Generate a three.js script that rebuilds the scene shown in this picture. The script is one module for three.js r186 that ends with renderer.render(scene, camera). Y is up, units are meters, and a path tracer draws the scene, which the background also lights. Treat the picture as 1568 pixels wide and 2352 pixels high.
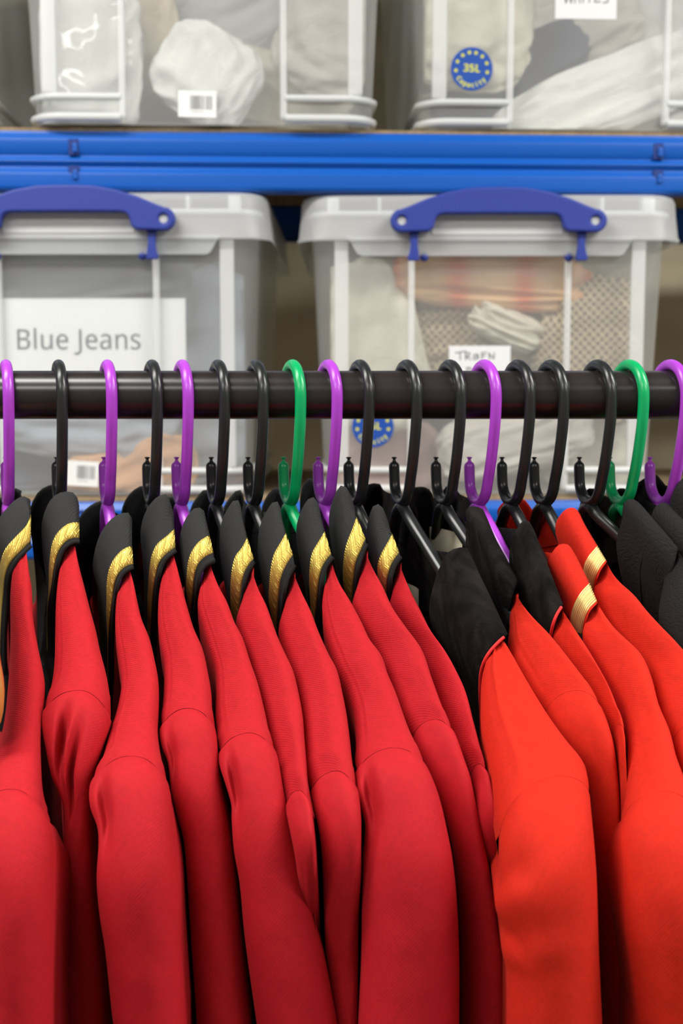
import * as THREE from 'three';
import { ImprovedNoise } from 'three/addons/math/ImprovedNoise.js';
import { RoundedBoxGeometry } from 'three/addons/geometries/RoundedBoxGeometry.js';
import { RectAreaLightUniformsLib } from 'three/addons/lights/RectAreaLightUniformsLib.js';
import { mergeGeometries } from 'three/addons/utils/BufferGeometryUtils.js';

// ---------------------------------------------------------------- camera, lights, exposure
const scene = new THREE.Scene();
const renderer = new THREE.WebGLRenderer({ antialias: true });
renderer.toneMapping = THREE.LinearToneMapping;
renderer.toneMappingExposure = 1.09;
renderer.shadowMap.enabled = true;
scene.background = new THREE.Color(0x000000);
RectAreaLightUniformsLib.init();

const FPX = 3276, CX = 784, CY = 1176, EYE = 1.62, PITCH = Math.atan((1176 - 890) / FPX);
const camera = new THREE.PerspectiveCamera(2 * Math.atan(CY / FPX) * 180 / Math.PI, 1568 / 2352, 0.05, 30);
camera.position.set(0, EYE, 0);
camera.rotation.x = -PITCH;
camera.focus = 0.845;
camera.userData.fStop = 9;

// ceiling battens of the room: [x, z, length, width, intensity]
const CEIL = 2.62;
const BATTENS = [[-0.92, 0.5, 1.3, 0.28, 17], [1.35, 0.5, 1.3, 0.28, 17], [-0.92, -0.62, 1.3, 0.28, 22], [1.35, -0.62, 1.3, 0.28, 29]];

// ---------------------------------------------------------------- helpers
const V = (x, y, z) => new THREE.Vector3(x, y, z);
const lerp = (a, b, t) => a + (b - a) * t, clamp = (x, a, b) => Math.min(b, Math.max(a, x));
const sstep = (a, b, x) => { const t = clamp((x - a) / (b - a), 0, 1); return t * t * (3 - 2 * t); };
let seedNow = 1;
function rnd() { seedNow = (seedNow * 1664525 + 1013904223) >>> 0; return seedNow / 4294967296; }
const perlin = new ImprovedNoise();
// a point of the room that lies `depth` metres in front of the camera on the sight line of a photograph position
function at(x, y, depth) {
  const d = V((x - CX) / FPX, -(y - CY) / FPX, -1).applyEuler(new THREE.Euler(-PITCH, 0, 0));
  return d.multiplyScalar(depth / -d.z).add(V(0, EYE, 0));
}
const used = {};
function numbered(n) { const k = used[n] = (used[n] ?? -1) + 1; return k ? `${n}_${String(k).padStart(3, '0')}` : n; }
function tag(o, label, category, group, kind) {
  Object.assign(o.userData, { label, category });
  if (group) o.userData.group = group;
  if (kind) o.userData.kind = kind;
  return o;
}
function mesh(name, geometry, material, parent) {
  const m = new THREE.Mesh(geometry, material);
  m.castShadow = m.receiveShadow = true;
  m.name = parent ? name : numbered(name);
  (parent || scene).add(m);
  return m;
}
function base(name, p = V(0, 0, 0)) { const g = new THREE.Group(); g.name = numbered(name); g.position.copy(p); scene.add(g); return g; }
// a smooth surface through rows of points; uv in metres unless given
function sheet(rows, { closed = false, uv, mid } = {}) {   // mid: the column along which v is measured and from which u counts
  const R = rows.length, C = rows[0].length, pos = [], uvs = [], idx = [];
  const CC = closed ? C + 1 : C;
  let vAcc = new Array(CC).fill(0), vMid = 0;
  for (let i = 0; i < R; i++) {
    let u = 0, u0 = 0;
    if (mid !== undefined) { for (let j = 1; j <= mid; j++) u0 += rows[i][j].distanceTo(rows[i][j - 1]); if (i) vMid += rows[i][mid].distanceTo(rows[i - 1][mid]); }
    for (let j = 0; j < CC; j++) {
      const p = rows[i][j % C];
      pos.push(p.x, p.y, p.z);
      if (j) u += p.distanceTo(rows[i][j - 1]);
      if (i) vAcc[j] += p.distanceTo(rows[i - 1][j % C]);
      uvs.push(...(uv ? uv(i, j, u, vAcc[j]) : mid !== undefined ? [u - u0, vMid] : [u, vAcc[j]]));
    }
  }
  for (let i = 0; i < R - 1; i++) for (let j = 0; j < CC - 1; j++) {
    const a = i * CC + j, b = a + 1, c = a + CC, d = c + 1;
    idx.push(a, c, b, b, c, d);
  }
  const g = new THREE.BufferGeometry();
  g.setAttribute('position', new THREE.Float32BufferAttribute(pos, 3));
  g.setAttribute('uv', new THREE.Float32BufferAttribute(uvs, 2));
  g.setIndex(idx); g.computeVertexNormals();
  if (closed) {
    const n = g.attributes.normal;
    for (let i = 0; i < R; i++) {
      const a = i * CC, b = a + CC - 1, v = V(n.getX(a) + n.getX(b), n.getY(a) + n.getY(b), n.getZ(a) + n.getZ(b)).normalize();
      n.setXYZ(a, v.x, v.y, v.z); n.setXYZ(b, v.x, v.y, v.z);
    }
  }
  return g;
}
function tube(points, radius, seg = 40, rad = 12, tension = 0.5) {
  return new THREE.TubeGeometry(new THREE.CatmullRomCurve3(points, false, 'catmullrom', tension), seg, radius, rad, false);
}
// a rod whose radius follows the list, closed by its own last radii
function rod(points, radii, rad = 12) {
  const rows = [];
  let side = V(1, 0.013, 0.02);
  for (let i = 0; i < points.length; i++) {
    const t = points[Math.min(i + 1, points.length - 1)].clone().sub(points[Math.max(i - 1, 0)]).normalize();
    side = side.clone().sub(t.clone().multiplyScalar(side.dot(t))).normalize();
    const up = t.clone().cross(side), row = [];
    for (let j = 0; j < rad; j++) { const a = j / rad * Math.PI * 2; row.push(points[i].clone().addScaledVector(side, Math.cos(a) * radii[i]).addScaledVector(up, Math.sin(a) * radii[i])); }
    rows.push(row);
  }
  return sheet(rows, { closed: true });
}
function boxAt(w, h, d, x, y, z, r = 0) {
  const g = r ? new RoundedBoxGeometry(w, h, d, 2, r) : new THREE.BoxGeometry(w, h, d);
  g.translate(x, y, z); return g;
}
const merged = (list) => mergeGeometries(list.map((g) => (g.index ? g.toNonIndexed() : g)));
function extrude(pts, depth, bevel = 0.001, holes = []) {
  const s = new THREE.Shape(pts.map(([x, y]) => new THREE.Vector2(x, y)));
  for (const h of holes) s.holes.push(new THREE.Path(h.map(([x, y]) => new THREE.Vector2(x, y))));
  return new THREE.ExtrudeGeometry(s, { depth, bevelEnabled: bevel > 0, bevelSize: bevel, bevelThickness: bevel, bevelSegments: 3, curveSegments: 8 });
}

// ---------------------------------------------------------------- textures
function dataTex(n, f, color = false) {
  const a = new Uint8Array(n * n * 4);
  for (let y = 0; y < n; y++) for (let x = 0; x < n; x++) {
    const v = f(x / n, y / n), k = (y * n + x) * 4;
    if (typeof v === 'number') a[k] = a[k + 1] = a[k + 2] = clamp(v, 0, 1) * 255; else { a[k] = clamp(v[0], 0, 1) * 255; a[k + 1] = clamp(v[1], 0, 1) * 255; a[k + 2] = clamp(v[2], 0, 1) * 255; }
    a[k + 3] = 255;
  }
  const t = new THREE.DataTexture(a, n, n);
  t.wrapS = t.wrapT = THREE.RepeatWrapping; t.magFilter = THREE.LinearFilter; t.minFilter = THREE.LinearFilter;
  if (color) t.colorSpace = THREE.SRGBColorSpace;
  t.needsUpdate = true;
  return t;
}
const rep = (t, m) => { t.repeat.set(1 / m, 1 / m); return t; };
const tileNoise = (x, y, f, s) => { // seamless noise
  const a = x * Math.PI * 2, b = y * Math.PI * 2, r = f / 6.283;
  return perlin.noise(Math.cos(a) * r + s, Math.sin(a) * r + Math.cos(b) * r + s * 1.7, Math.sin(b) * r - s);
};
const twill = (ku, kv, s) => dataTex(256, (x, y) => {
  const p = (x * ku + y * kv) * Math.PI * 2;
  return 0.5 + 0.36 * Math.sin(p) + 0.1 * Math.sin(p * 0.5 + 2 * tileNoise(x, y, 6, s)) * 0.3 + 0.2 * tileNoise(x, y, 30, s + 3);
});
const TW_SHOULDER = rep(twill(-3, 8, 1), 0.0145), TW_SLEEVE = rep(twill(5, 5, 2), 0.0105), TW_COLLAR = rep(twill(9, -3, 4), 0.0125);
const WOVEN = rep(dataTex(256, (x, y) => 0.97 + 0.02 * tileNoise(x, y, 14, 5) + 0.05 * tileNoise(x, y, 50, 9), true), 0.09);
const FELT = rep(dataTex(256, (x, y) => 0.5 + 0.45 * tileNoise(x, y, 26, 11) + 0.35 * tileNoise(x, y, 60, 12)), 0.05);
const BRAID = (() => { // embroidered lace: zigzag cords over a satin ground; u across the band, v along it
  return dataTex(256, (x, y) => {
    const edge = Math.min(x, 1 - x);
    if (edge < 0.14) return 0.55 + 0.35 * Math.sin(y * Math.PI * 2 * 10 + edge * 14) * Math.sin(edge / 0.14 * Math.PI);
    const z = Math.abs(((y * 3 + 0.55 * Math.abs(x - 0.5) * 2) % 1) - 0.5) * 2;
    const cord = Math.exp(-((z - 0.2) ** 2) / 0.01) * (0.65 + 0.35 * Math.sin((x + y * 3) * 60));
    const z2 = Math.abs(((y * 3 - x * 1.3 + 9) % 1) - 0.5) * 2;
    return 0.25 + 0.5 * cord + 0.25 * Math.exp(-((z2 - 0.5) ** 2) / 0.02) + 0.1 * tileNoise(x, y, 22, 8);
  });
})();
const LACE = dataTex(128, (x) => 0.5 + 0.3 * Math.sin(x * Math.PI * 2 * 9) + (Math.abs(x - 0.5) < 0.08 ? -0.25 : 0));

// ---------------------------------------------------------------- materials
const phys = (o) => new THREE.MeshPhysicalMaterial(o);
const col = (r, g, b) => new THREE.Color().setRGB(r, g, b);
const M = {
  crimson: phys({ color: col(0.44, 0.006, 0.013), map: WOVEN, roughness: 0.8, specularIntensity: 0.5, bumpMap: TW_SHOULDER, bumpScale: 0.00016, sheen: 0.2, sheenRoughness: 0.6, sheenColor: col(0.9, 0.2, 0.18) }),
  crimsonSleeve: phys({ color: col(0.44, 0.006, 0.013), map: WOVEN, roughness: 0.8, specularIntensity: 0.5, bumpMap: TW_SLEEVE, bumpScale: 0.00004, sheen: 0.05, sheenRoughness: 0.6, sheenColor: col(0.9, 0.2, 0.18) }),
  scarlet: phys({ color: col(0.56, 0.014, 0.003), map: WOVEN, roughness: 0.82, specularIntensity: 0.5, bumpMap: TW_SHOULDER, bumpScale: 0.00008, sheen: 0.1, sheenRoughness: 0.6, sheenColor: col(0.9, 0.2, 0.1) }),
  scarletSleeve: phys({ color: col(0.56, 0.014, 0.003), map: WOVEN, roughness: 0.82, specularIntensity: 0.5, bumpMap: TW_SLEEVE, bumpScale: 0.00004, sheen: 0.06, sheenRoughness: 0.6, sheenColor: col(0.9, 0.2, 0.1) }),
  blackTwill: phys({ color: col(0.018, 0.019, 0.019), roughness: 0.8, specularIntensity: 0.6, bumpMap: TW_COLLAR, bumpScale: 0.00016, sheen: 0.1, sheenRoughness: 0.5, sheenColor: col(0.3, 0.33, 0.34) }),
  velvet: phys({ color: col(0.015, 0.0125, 0.012), map: rep(dataTex(256, (x, y) => 0.72 + 0.5 * tileNoise(x, y, 7, 31) + 0.25 * tileNoise(x, y, 18, 32), true), 0.09), roughness: 0.95, specularIntensity: 0.3, bumpMap: FELT, bumpScale: 0.0003, sheen: 0.04, sheenRoughness: 0.4, sheenColor: col(0.3, 0.26, 0.24) }),
  wool: phys({ color: col(0.013, 0.012, 0.012), roughness: 0.95, specularIntensity: 0.4, bumpMap: FELT, bumpScale: 0.0006, sheen: 0.04, sheenRoughness: 0.6, sheenColor: col(0.35, 0.33, 0.33) }),
  gold: phys({ color: col(0.74, 0.55, 0.12), metalness: 0.6, roughness: 0.4, bumpMap: BRAID, bumpScale: 0.0009 }),
  goldLace: phys({ color: col(0.9, 0.68, 0.25), metalness: 0.45, roughness: 0.45, bumpMap: LACE, bumpScale: 0.0007 }),
  piping: phys({ color: col(0.7, 0.02, 0.02), roughness: 0.7 }),
  lining: phys({ color: col(0.62, 0.56, 0.42), roughness: 0.7 }),
  hangBlack: phys({ color: col(0.014, 0.016, 0.016), roughness: 0.3 }),
  hangPurple: phys({ color: col(0.38, 0.05, 0.55), roughness: 0.3 }),
  hangGreen: phys({ color: col(0.0, 0.36, 0.11), roughness: 0.3 }),
  rail: phys({ color: col(0.021, 0.017, 0.017), roughness: 0.27 }),
  wood: phys({ color: col(0.5, 0.22, 0.05), roughness: 0.25, clearcoat: 1, clearcoatRoughness: 0.08 }),
  steel: phys({ color: col(0.7, 0.7, 0.7), metalness: 1, roughness: 0.25 }),
  shelfBlue: phys({ color: col(0.005, 0.1, 0.47), roughness: 0.32 }),
  chip: phys({ color: col(0.5, 0.38, 0.24), roughness: 0.95, map: rep(dataTex(128, (x, y) => { const v = 0.8 + 0.5 * tileNoise(x, y, 24, 15); return [v, v * 0.97, v * 0.92]; }, true), 0.05) }),
  frost: phys({ color: col(0.93, 0.95, 0.95), roughness: 0.34, transmission: 0.84, thickness: 0, ior: 1.45, side: THREE.DoubleSide }),
  frostLid: phys({ color: col(0.93, 0.95, 0.96), roughness: 0.45, transmission: 0.66, thickness: 0, ior: 1.45, side: THREE.DoubleSide }),
  frostLip: phys({ color: col(0.9, 0.92, 0.93), roughness: 0.4, transmission: 0.75, thickness: 0, ior: 1.45, side: THREE.DoubleSide }),
  frostRib: phys({ color: col(0.86, 0.88, 0.88), roughness: 0.45, transmission: 0.4, thickness: 0, ior: 1.45, side: THREE.DoubleSide }),
  boxBlue: phys({ color: col(0.02, 0.042, 0.3), roughness: 0.5 }),
  paper: phys({ color: col(0.8, 0.8, 0.79), roughness: 0.8 }),
  film: phys({ color: col(0.97, 0.97, 0.97), roughness: 0.06, transmission: 0.97, thickness: 0, ior: 1.5, side: THREE.DoubleSide }),
  wall: phys({ color: col(0.76, 0.68, 0.48), roughness: 0.95, map: rep(dataTex(256, (x, y) => { const v = 0.9 + 0.12 * tileNoise(x, y, 5, 21) + 0.1 * tileNoise(x, y, 40, 22); return [v, v, v]; }, true), 0.8) }),
  room: phys({ color: col(0.38, 0.37, 0.34), roughness: 0.95 }),
  floor: phys({ color: col(0.14, 0.135, 0.13), roughness: 0.7, map: rep(dataTex(256, (x, y) => 0.85 + 0.15 * tileNoise(x, y, 20, 25), true), 0.6) }),
  fitting: phys({ color: col(0.85, 0.85, 0.85), roughness: 0.5 }),
};

// ---------------------------------------------------------------- the room
const RZ0 = -2.2, RZ1 = 2.0, RX = 2.4, T = 0.12;
const struct = (name, g, m) => { const o = mesh(name, g, m); o.userData.kind = 'structure'; return o; };
struct('floor', boxAt(2 * RX + 2 * T, T, RZ1 - RZ0 + 2 * T, 0, -T / 2, (RZ0 + RZ1) / 2), M.floor);
struct('ceiling', boxAt(2 * RX + 2 * T, T, RZ1 - RZ0 + 2 * T, 0, CEIL + 0.06 + T / 2, (RZ0 + RZ1) / 2), M.room);
struct('wall_back', boxAt(2 * RX, CEIL + 0.06, T, 0, (CEIL + 0.06) / 2, RZ0 - T / 2), M.wall);
struct('wall_front', boxAt(2 * RX, CEIL + 0.06, T, 0, (CEIL + 0.06) / 2, RZ1 + T / 2), M.room);
struct('wall_left', boxAt(T, CEIL + 0.06, RZ1 - RZ0 + 2 * T, -RX - T / 2, (CEIL + 0.06) / 2, (RZ0 + RZ1) / 2), M.room);
struct('wall_right', boxAt(T, CEIL + 0.06, RZ1 - RZ0 + 2 * T, RX + T / 2, (CEIL + 0.06) / 2, (RZ0 + RZ1) / 2), M.room);
BATTENS.forEach(([x, z, l, w, e], i) => {
  const g = base('ceiling_light', V(x, CEIL + 0.06, z));
  tag(g, `white fluorescent ceiling batten, ${['first', 'second', 'third', 'fourth'][i]} of four over the clothes rail`, 'light', 'ceiling battens');
  mesh('housing', boxAt(l + 0.06, 0.04, w + 0.05, 0, -0.02, 0, 0.008), M.fitting, g);
  mesh('diffuser', boxAt(l, 0.015, w, 0, -0.045, 0, 0.006), phys({ color: 0xffffff, emissive: col(1, 0.98, 0.93), emissiveIntensity: 3 }), g);
  const a = new THREE.RectAreaLight(col(1, 0.975, 0.93), e, l, w);
  a.position.set(x, CEIL + 0.002, z); a.rotation.x = -Math.PI / 2; scene.add(a);
});

// ---------------------------------------------------------------- shelving
const SD = 1.47;                                     // depth of the shelf front at mid frame
const YAW = 2.6 * Math.PI / 180;                     // the unit stands slightly turned to the rail
const shelfTop = at(784, 306, SD).y, shelfLow = at(784, 1150, SD).y;
const shelfUnit = base('shelving_unit', V(0, 0, -SD));
shelfUnit.rotation.y = YAW;
tag(shelfUnit, 'blue steel shelving unit with chipboard shelves behind the clothes rail', 'shelf');
{
  const W = 1.9, DEP = 0.5, prof = [[0, 0], [0, -2], [4, -8], [4.4, -9], [4.4, -19], [1, -24], [1, -25], [5, -29.5], [5, -31], [1, -35], [1, -36], [5, -42], [5.3, -43], [5.3, -54], [4, -58], [1, -59.5], [-14, -60]];
  const beam = (front, y) => {
    const rows = [];
    const n = 96;
    for (let i = 0; i <= n; i++) {
      const x = -W / 2 + W * i / n;
      rows.push(prof.map(([z, h]) => V(x, y + h / 1000, front ? z / 1000 : -DEP - z / 1000)));
    }
    const g = sheet(rows); g.computeVertexNormals();
    const back = boxAt(W, 0.003, 0.03, 0, y - 0.0165, front ? -0.015 : -DEP + 0.015);
    return merged([g, back, boxAt(W, 0.058, 0.0015, 0, y - 0.0302, front ? -0.0012 : -DEP + 0.0012)]);
  };
  for (const y of [shelfTop + 0.386, shelfTop, shelfLow, shelfLow - 0.62]) {
    mesh('front_beam', beam(true, y), M.shelfBlue, shelfUnit);
    mesh('rear_beam', beam(false, y), M.shelfBlue, shelfUnit);
    mesh('shelf_board', boxAt(W - 0.01, 0.017, DEP - 0.004, 0, y + 0.0035 - 0.0085, -DEP / 2), M.chip, shelfUnit);
    for (const px of [175, 1517]) {                                    // pressed slots with a tab in each
      const x = at(px, 360, SD).x;
      for (const h of [-14.5, -41]) {
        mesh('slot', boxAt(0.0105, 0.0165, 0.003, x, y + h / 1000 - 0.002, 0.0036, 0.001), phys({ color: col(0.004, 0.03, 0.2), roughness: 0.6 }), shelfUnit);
        mesh('tab', boxAt(0.005, 0.01, 0.006, x + 0.0015, y + h / 1000 - 0.003, 0.0052, 0.002), M.shelfBlue, shelfUnit);
      }
    }
  }
  for (const [x, z] of [[-W / 2, 0.0], [W / 2, 0.0], [-W / 2, -DEP], [W / 2, -DEP]])
    mesh('upright', merged([boxAt(0.04, 2.4, 0.003, x, 1.2, z), boxAt(0.003, 2.4, 0.04, x + (x < 0 ? -0.02 : 0.02), 1.2, z + (z < -0.1 ? 0.02 : -0.02))]), M.shelfBlue, shelfUnit);
}

// ---------------------------------------------------------------- storage boxes
const PXB = 0.447e-3;
// outline of the tub at height h; o pushes it outwards; the panel between the two ribs of the front is set back
function tubRing(h, o = 0, corner = 0.03, lid = false) {
  const k = clamp(h / 0.28, 0, 1), a = (lid ? 0.195 : lerp(0.169, 0.182, k)) + o, f = (lid ? 0 : lerp(-0.019, -0.008, k)) + o, b = (lid ? -0.48 : lerp(-0.461, -0.472, k)) - o;
  const pts = [], arc = (cx, cz, a0) => { for (let i = 0; i <= 6; i++) { const t = a0 + i / 6 * Math.PI / 2; pts.push(V(cx + Math.cos(t) * corner, h, cz + Math.sin(t) * corner)); } };
  const dip = lid ? 0 : 0.004;
  pts.push(V(0.0785, h, f - dip), V(0.0815, h, f));
  pts.push(V((a - corner + 0.0815) / 2, h, f));
  const q = []; const quarter = (cx, cz, a0) => { for (let i = 0; i <= 6; i++) { const t = a0 - i / 6 * Math.PI / 2; q.push(V(cx + Math.cos(t) * corner, h, cz + Math.sin(t) * corner)); } };
  quarter(a - corner, f - corner, Math.PI / 2);
  q.push(V(a, h, (f + b) / 2));
  quarter(a - corner, b + corner, 0);
  q.push(V(0, h, b));
  quarter(-a + corner, b + corner, -Math.PI / 2);
  q.push(V(-a, h, (f + b) / 2));
  quarter(-a + corner, f - corner, -Math.PI);
  pts.push(...q, V(-(a - corner + 0.0815) / 2, h, f), V(-0.0815, h, f), V(-0.0785, h, f - dip));
  return pts;
}
const HANDLE = (() => {
  const half = [[0, 445], [60, 446.5], [110, 455], [160, 471], [200, 488], [222, 496]];
  for (let i = 0; i <= 8; i++) { const t = -Math.PI / 2 + 0.35 + i / 8 * (Math.PI * 0.92); half.push([217 + 21 * Math.cos(t), 515 + 21 * Math.sin(t)]); }
  half.push([190, 535], [158, 534], [150, 528], [147, 514], [142, 503], [133, 497], [120, 495], [0, 494.5]);
  const Y = (y) => (1147 - y) * PXB, right = half.map(([x, y]) => [x * PXB, Y(y)]), left = half.slice(1, -1).reverse().map(([x, y]) => [-x * PXB, Y(y)]);
  const hole = (s) => { const a = []; for (let i = 0; i < 14; i++) { const t = i / 14 * Math.PI * 2; a.push([s * 217 * PXB + 0.0068 * Math.cos(t), Y(515) + 0.0068 * Math.sin(t)]); } return a; };
  const g = extrude([...right, ...left], 0.009, 0.0022, [hole(1), hole(-1)]);
  g.translate(0, -0.002, 0.006);
  const leg = (s) => { const p = [[168, 530], [206, 530], [204, 536], [197, 548], [194, 570], [197, 590], [201, 600], [199, 605], [179, 605], [180, 590], [183, 570], [182, 548], [172, 538]]; const e = extrude(p.map(([x, y]) => [s * x * PXB, Y(y)]), 0.005, 0.001); e.translate(0, 0, 0.004); return e; };
  return { g, leg };
})();
const tubGeo = (() => {
  const hs = [0.001, 0.004, 0.02, 0.06, 0.12, 0.18, 0.24, 0.285, 0.292], w = sheet(hs.map((h) => tubRing(h)));
  const ring = tubRing(0.003).map((p) => new THREE.Vector2(p.x, -p.z)), fl = new THREE.ShapeGeometry(new THREE.Shape(ring)); fl.rotateX(-Math.PI / 2); fl.translate(0, 0.003, 0);
  const front = sheet(hs.map((h) => { const r = tubRing(h); return [r[r.length - 1], V(0, h, r[0].z), r[0]]; }));
  return merged([w, front, fl]);
})();
const rimGeo = (h, r, o) => tube(tubRing(h, o).slice(1, -1), r, 150, 8, 0.2);
const ribGeo = (s, x0 = 0.08, wd = 0.0065, proud = 0.003, h0 = 0.006) => {
  const rows = [];
  for (const h of [h0, h0 + 0.003, 0.1, 0.2, 0.262]) {
    const z = lerp(-0.019, -0.008, h / 0.28), e = h === h0 ? 0.0015 : 0;
    rows.push([[-wd / 2 + e, -0.005], [-wd / 2 + e, proud - 0.001 - e], [-wd / 2 + 0.001 + e, proud - e], [wd / 2 - 0.001 - e, proud - e], [wd / 2 - e, proud - 0.001 - e], [wd / 2 - e, -0.005]].map(([x, d]) => V(s * x0 * (1 + 0.0 * h) + x, h, z + d)));
  }
  return sheet(rows);
};
const lidGeo = (() => {
  const rows = [[0.262, 0.0015, 0.034], [0.2645, 0.0022, 0.034], [0.267, 0.0008, 0.034], [0.29, -0.0015, 0.034], [0.302, -0.0022, 0.034], [0.3068, -0.0042, 0.033], [0.309, -0.009, 0.03], [0.309, -0.03, 0.02], [0.303, -0.033, 0.02]].map(([h, o, c]) => tubRing(h, o, c, true));
  const rr = tubRing(0.303, -0.033, 0.02, true).map((p) => new THREE.Vector2(p.x, -p.z)), top = new THREE.ShapeGeometry(new THREE.Shape(rr)); top.rotateX(-Math.PI / 2); top.translate(0, 0.303, 0);
  const front = sheet(rows.map((r) => [r[r.length - 1], V(0, r[0].y, r[0].z), r[0]]));
  return merged([sheet(rows), front, top]);
})();
function storageBox(p, yaw, label, { handleShift = 0, handle = true, tall = 1 } = {}) {
  const g = base('storage_box', p); g.rotation.y = yaw; g.scale.y = tall;
  tag(g, label, 'storage box', 'clear plastic storage boxes on the blue shelves');
  const tub = mesh('tub', tubGeo, M.frost, g);
  for (const s of [-1, 1]) {
    mesh('rib', ribGeo(s), M.frostRib, tub);
    mesh('corner_strip', ribGeo(s, 0.1515, 0.0145, 0.0014, 0.03), M.frostRib, tub);
  }
  mesh('foot_rim', rimGeo(0.0075, 0.0042, 0.001), M.frostRib, tub);
  mesh('foot_rim', rimGeo(0.027, 0.0036, 0.001), M.frostRib, tub);
  mesh('tub_rim', tube([...tubRing(0.29, 0.002), tubRing(0.29, 0.002)[0]], 0.003, 160, 8, 0.2), M.frostRib, tub);
  const lid = mesh('lid', lidGeo, M.frostLid, g);
  const flap = extrude([[-0.145, 0.266], [0.145, 0.266], [0.135, 0.2495], [0.131, 0.2475], [-0.131, 0.2475], [-0.135, 0.2495]], 0.0015, 0.0006);
  flap.translate(0, 0, -0.004);
  mesh('lip', flap, M.frostLip, lid);
  mesh('handle_recess', boxAt(0.134, 0.021, 0.006, handleShift, 0.2775, -0.001, 0.002), M.frostRib, lid);
  for (const x of [-0.113, 0.113, -0.16, 0.16]) mesh('lid_web', boxAt(Math.abs(x) > 0.15 ? 0.012 : 0.003, 0.017, 0.02, x, 0.297, -0.0135), M.frostRib, lid);
  if (handle) {
    const h = mesh('handle', HANDLE.g.clone().translate(handleShift, 0, 0), M.boxBlue, g);
    for (const s of [-1, 1]) {
      mesh('clip', HANDLE.leg(s).translate(handleShift, 0, 0), M.boxBlue, h);
      const pin = new THREE.SphereGeometry(0.0046, 14, 10); pin.scale(1, 1, 0.8); pin.translate(s * 0.0735 + handleShift, 0.246, -0.005); mesh('pin', pin, M.boxBlue, h);
      const piv = new THREE.CylinderGeometry(0.0042, 0.0046, 0.014, 20); piv.rotateX(Math.PI / 2); piv.translate(s * 217 * PXB + handleShift, (1147 - 515) * PXB - 0.002, 0.007); mesh('pivot', piv, M.frostRib, h);
    }
  }
  g.updateMatrixWorld(true);
  return g;
}
function boxPlace(px, py, depth) { return at(px, py, depth); }
const NY = YAW;
const up = shelfTop + 0.0041, lo = shelfLow + 0.0041;
const put = (px, py, depth, y) => { const p = at(px, py, depth); p.y = y; return p; };
const boxUL = storageBox(put(465, 297, 1.432, up), NY, 'clear storage box of white and grey cloth with a barcode sticker on the upper shelf');
const boxUR = storageBox(put(1357, 305, 1.462, up), NY, 'clear storage box marked WHITES with a round blue 35L sticker on the upper shelf');
const boxUX = storageBox(put(-436, 290, 1.42, up), NY, 'clear storage box showing only a narrow edge beyond the barcode box on the upper shelf');
const boxLL = storageBox(put(181, 1147, 1.448, lo), -0.006, 'clear storage box with blue handle and Blue Jeans paper on the lower shelf', { handleShift: -0.006, tall: 0.995 });
const boxLR = storageBox(put(1122, 1147, 1.464, lo), -0.004, 'clear storage box of cream crochet clothes with blue handle on the lower shelf', { handleShift: 0.006, tall: 0.995 });

// stickers and papers on the boxes
function canvasTex(w, h, draw) {
  const c = document.createElement('canvas'); c.width = w; c.height = h;
  draw(c.getContext('2d'), w, h);
  const t = new THREE.CanvasTexture(c); t.colorSpace = THREE.SRGBColorSpace; return t;
}
function onBox(b, px, py, w, h, back, material, name, geo) { // a flat thing on the front of box b, where the sight line through (px, py) meets it
  const inv = b.matrixWorld.clone().invert(), o = V(0, EYE, 0).applyMatrix4(inv), d = at(px, py, 1).applyMatrix4(inv).sub(o);
  let p = o.clone().addScaledVector(d, (-0.012 - o.z) / d.z);
  const zf = lerp(-0.019, -0.008, clamp(p.y / 0.28, 0, 1)) - (Math.abs(p.x) < 0.08 ? 0.004 : 0) + back;
  p = o.clone().addScaledVector(d, (zf - o.z) / d.z);
  const m = mesh(name, geo || new RoundedBoxGeometry(w, h, 0.0004, 1, 0.0001), material, b);
  m.position.copy(p); m.rotation.x = 0.039;
  return m;
}
const printMat = (tex) => phys({ map: tex, roughness: 0.6 });
const facePlane = (w, h, t = 0.0003) => { const g = new THREE.BoxGeometry(w, h, t); return g; };
const barcode = canvasTex(256, 176, (c, w, h) => {
  c.fillStyle = '#eef0ef'; c.fillRect(0, 0, w, h);
  c.fillStyle = '#3a3d40'; seedNow = 77; let x = 80;
  while (x < 225) { const bw = 2 + Math.floor(rnd() * 5); c.fillRect(x, 32, bw, 92); x += bw + 3 + Math.floor(rnd() * 4); }
  c.font = '15px sans-serif'; c.fillText('5 060024 801', 84, 144);
});
onBox(boxUL, 453, 239, 0.038, 0.0258, 0.0006, printMat(barcode), 'barcode_sticker', facePlane(0.038, 0.0258)).rotation.z = -0.02;
onBox(boxLL, 190, 1088, 0.0325, 0.0262, 0.0006, printMat(barcode), 'barcode_sticker', facePlane(0.0325, 0.0262)).rotation.z = -0.06;
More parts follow.
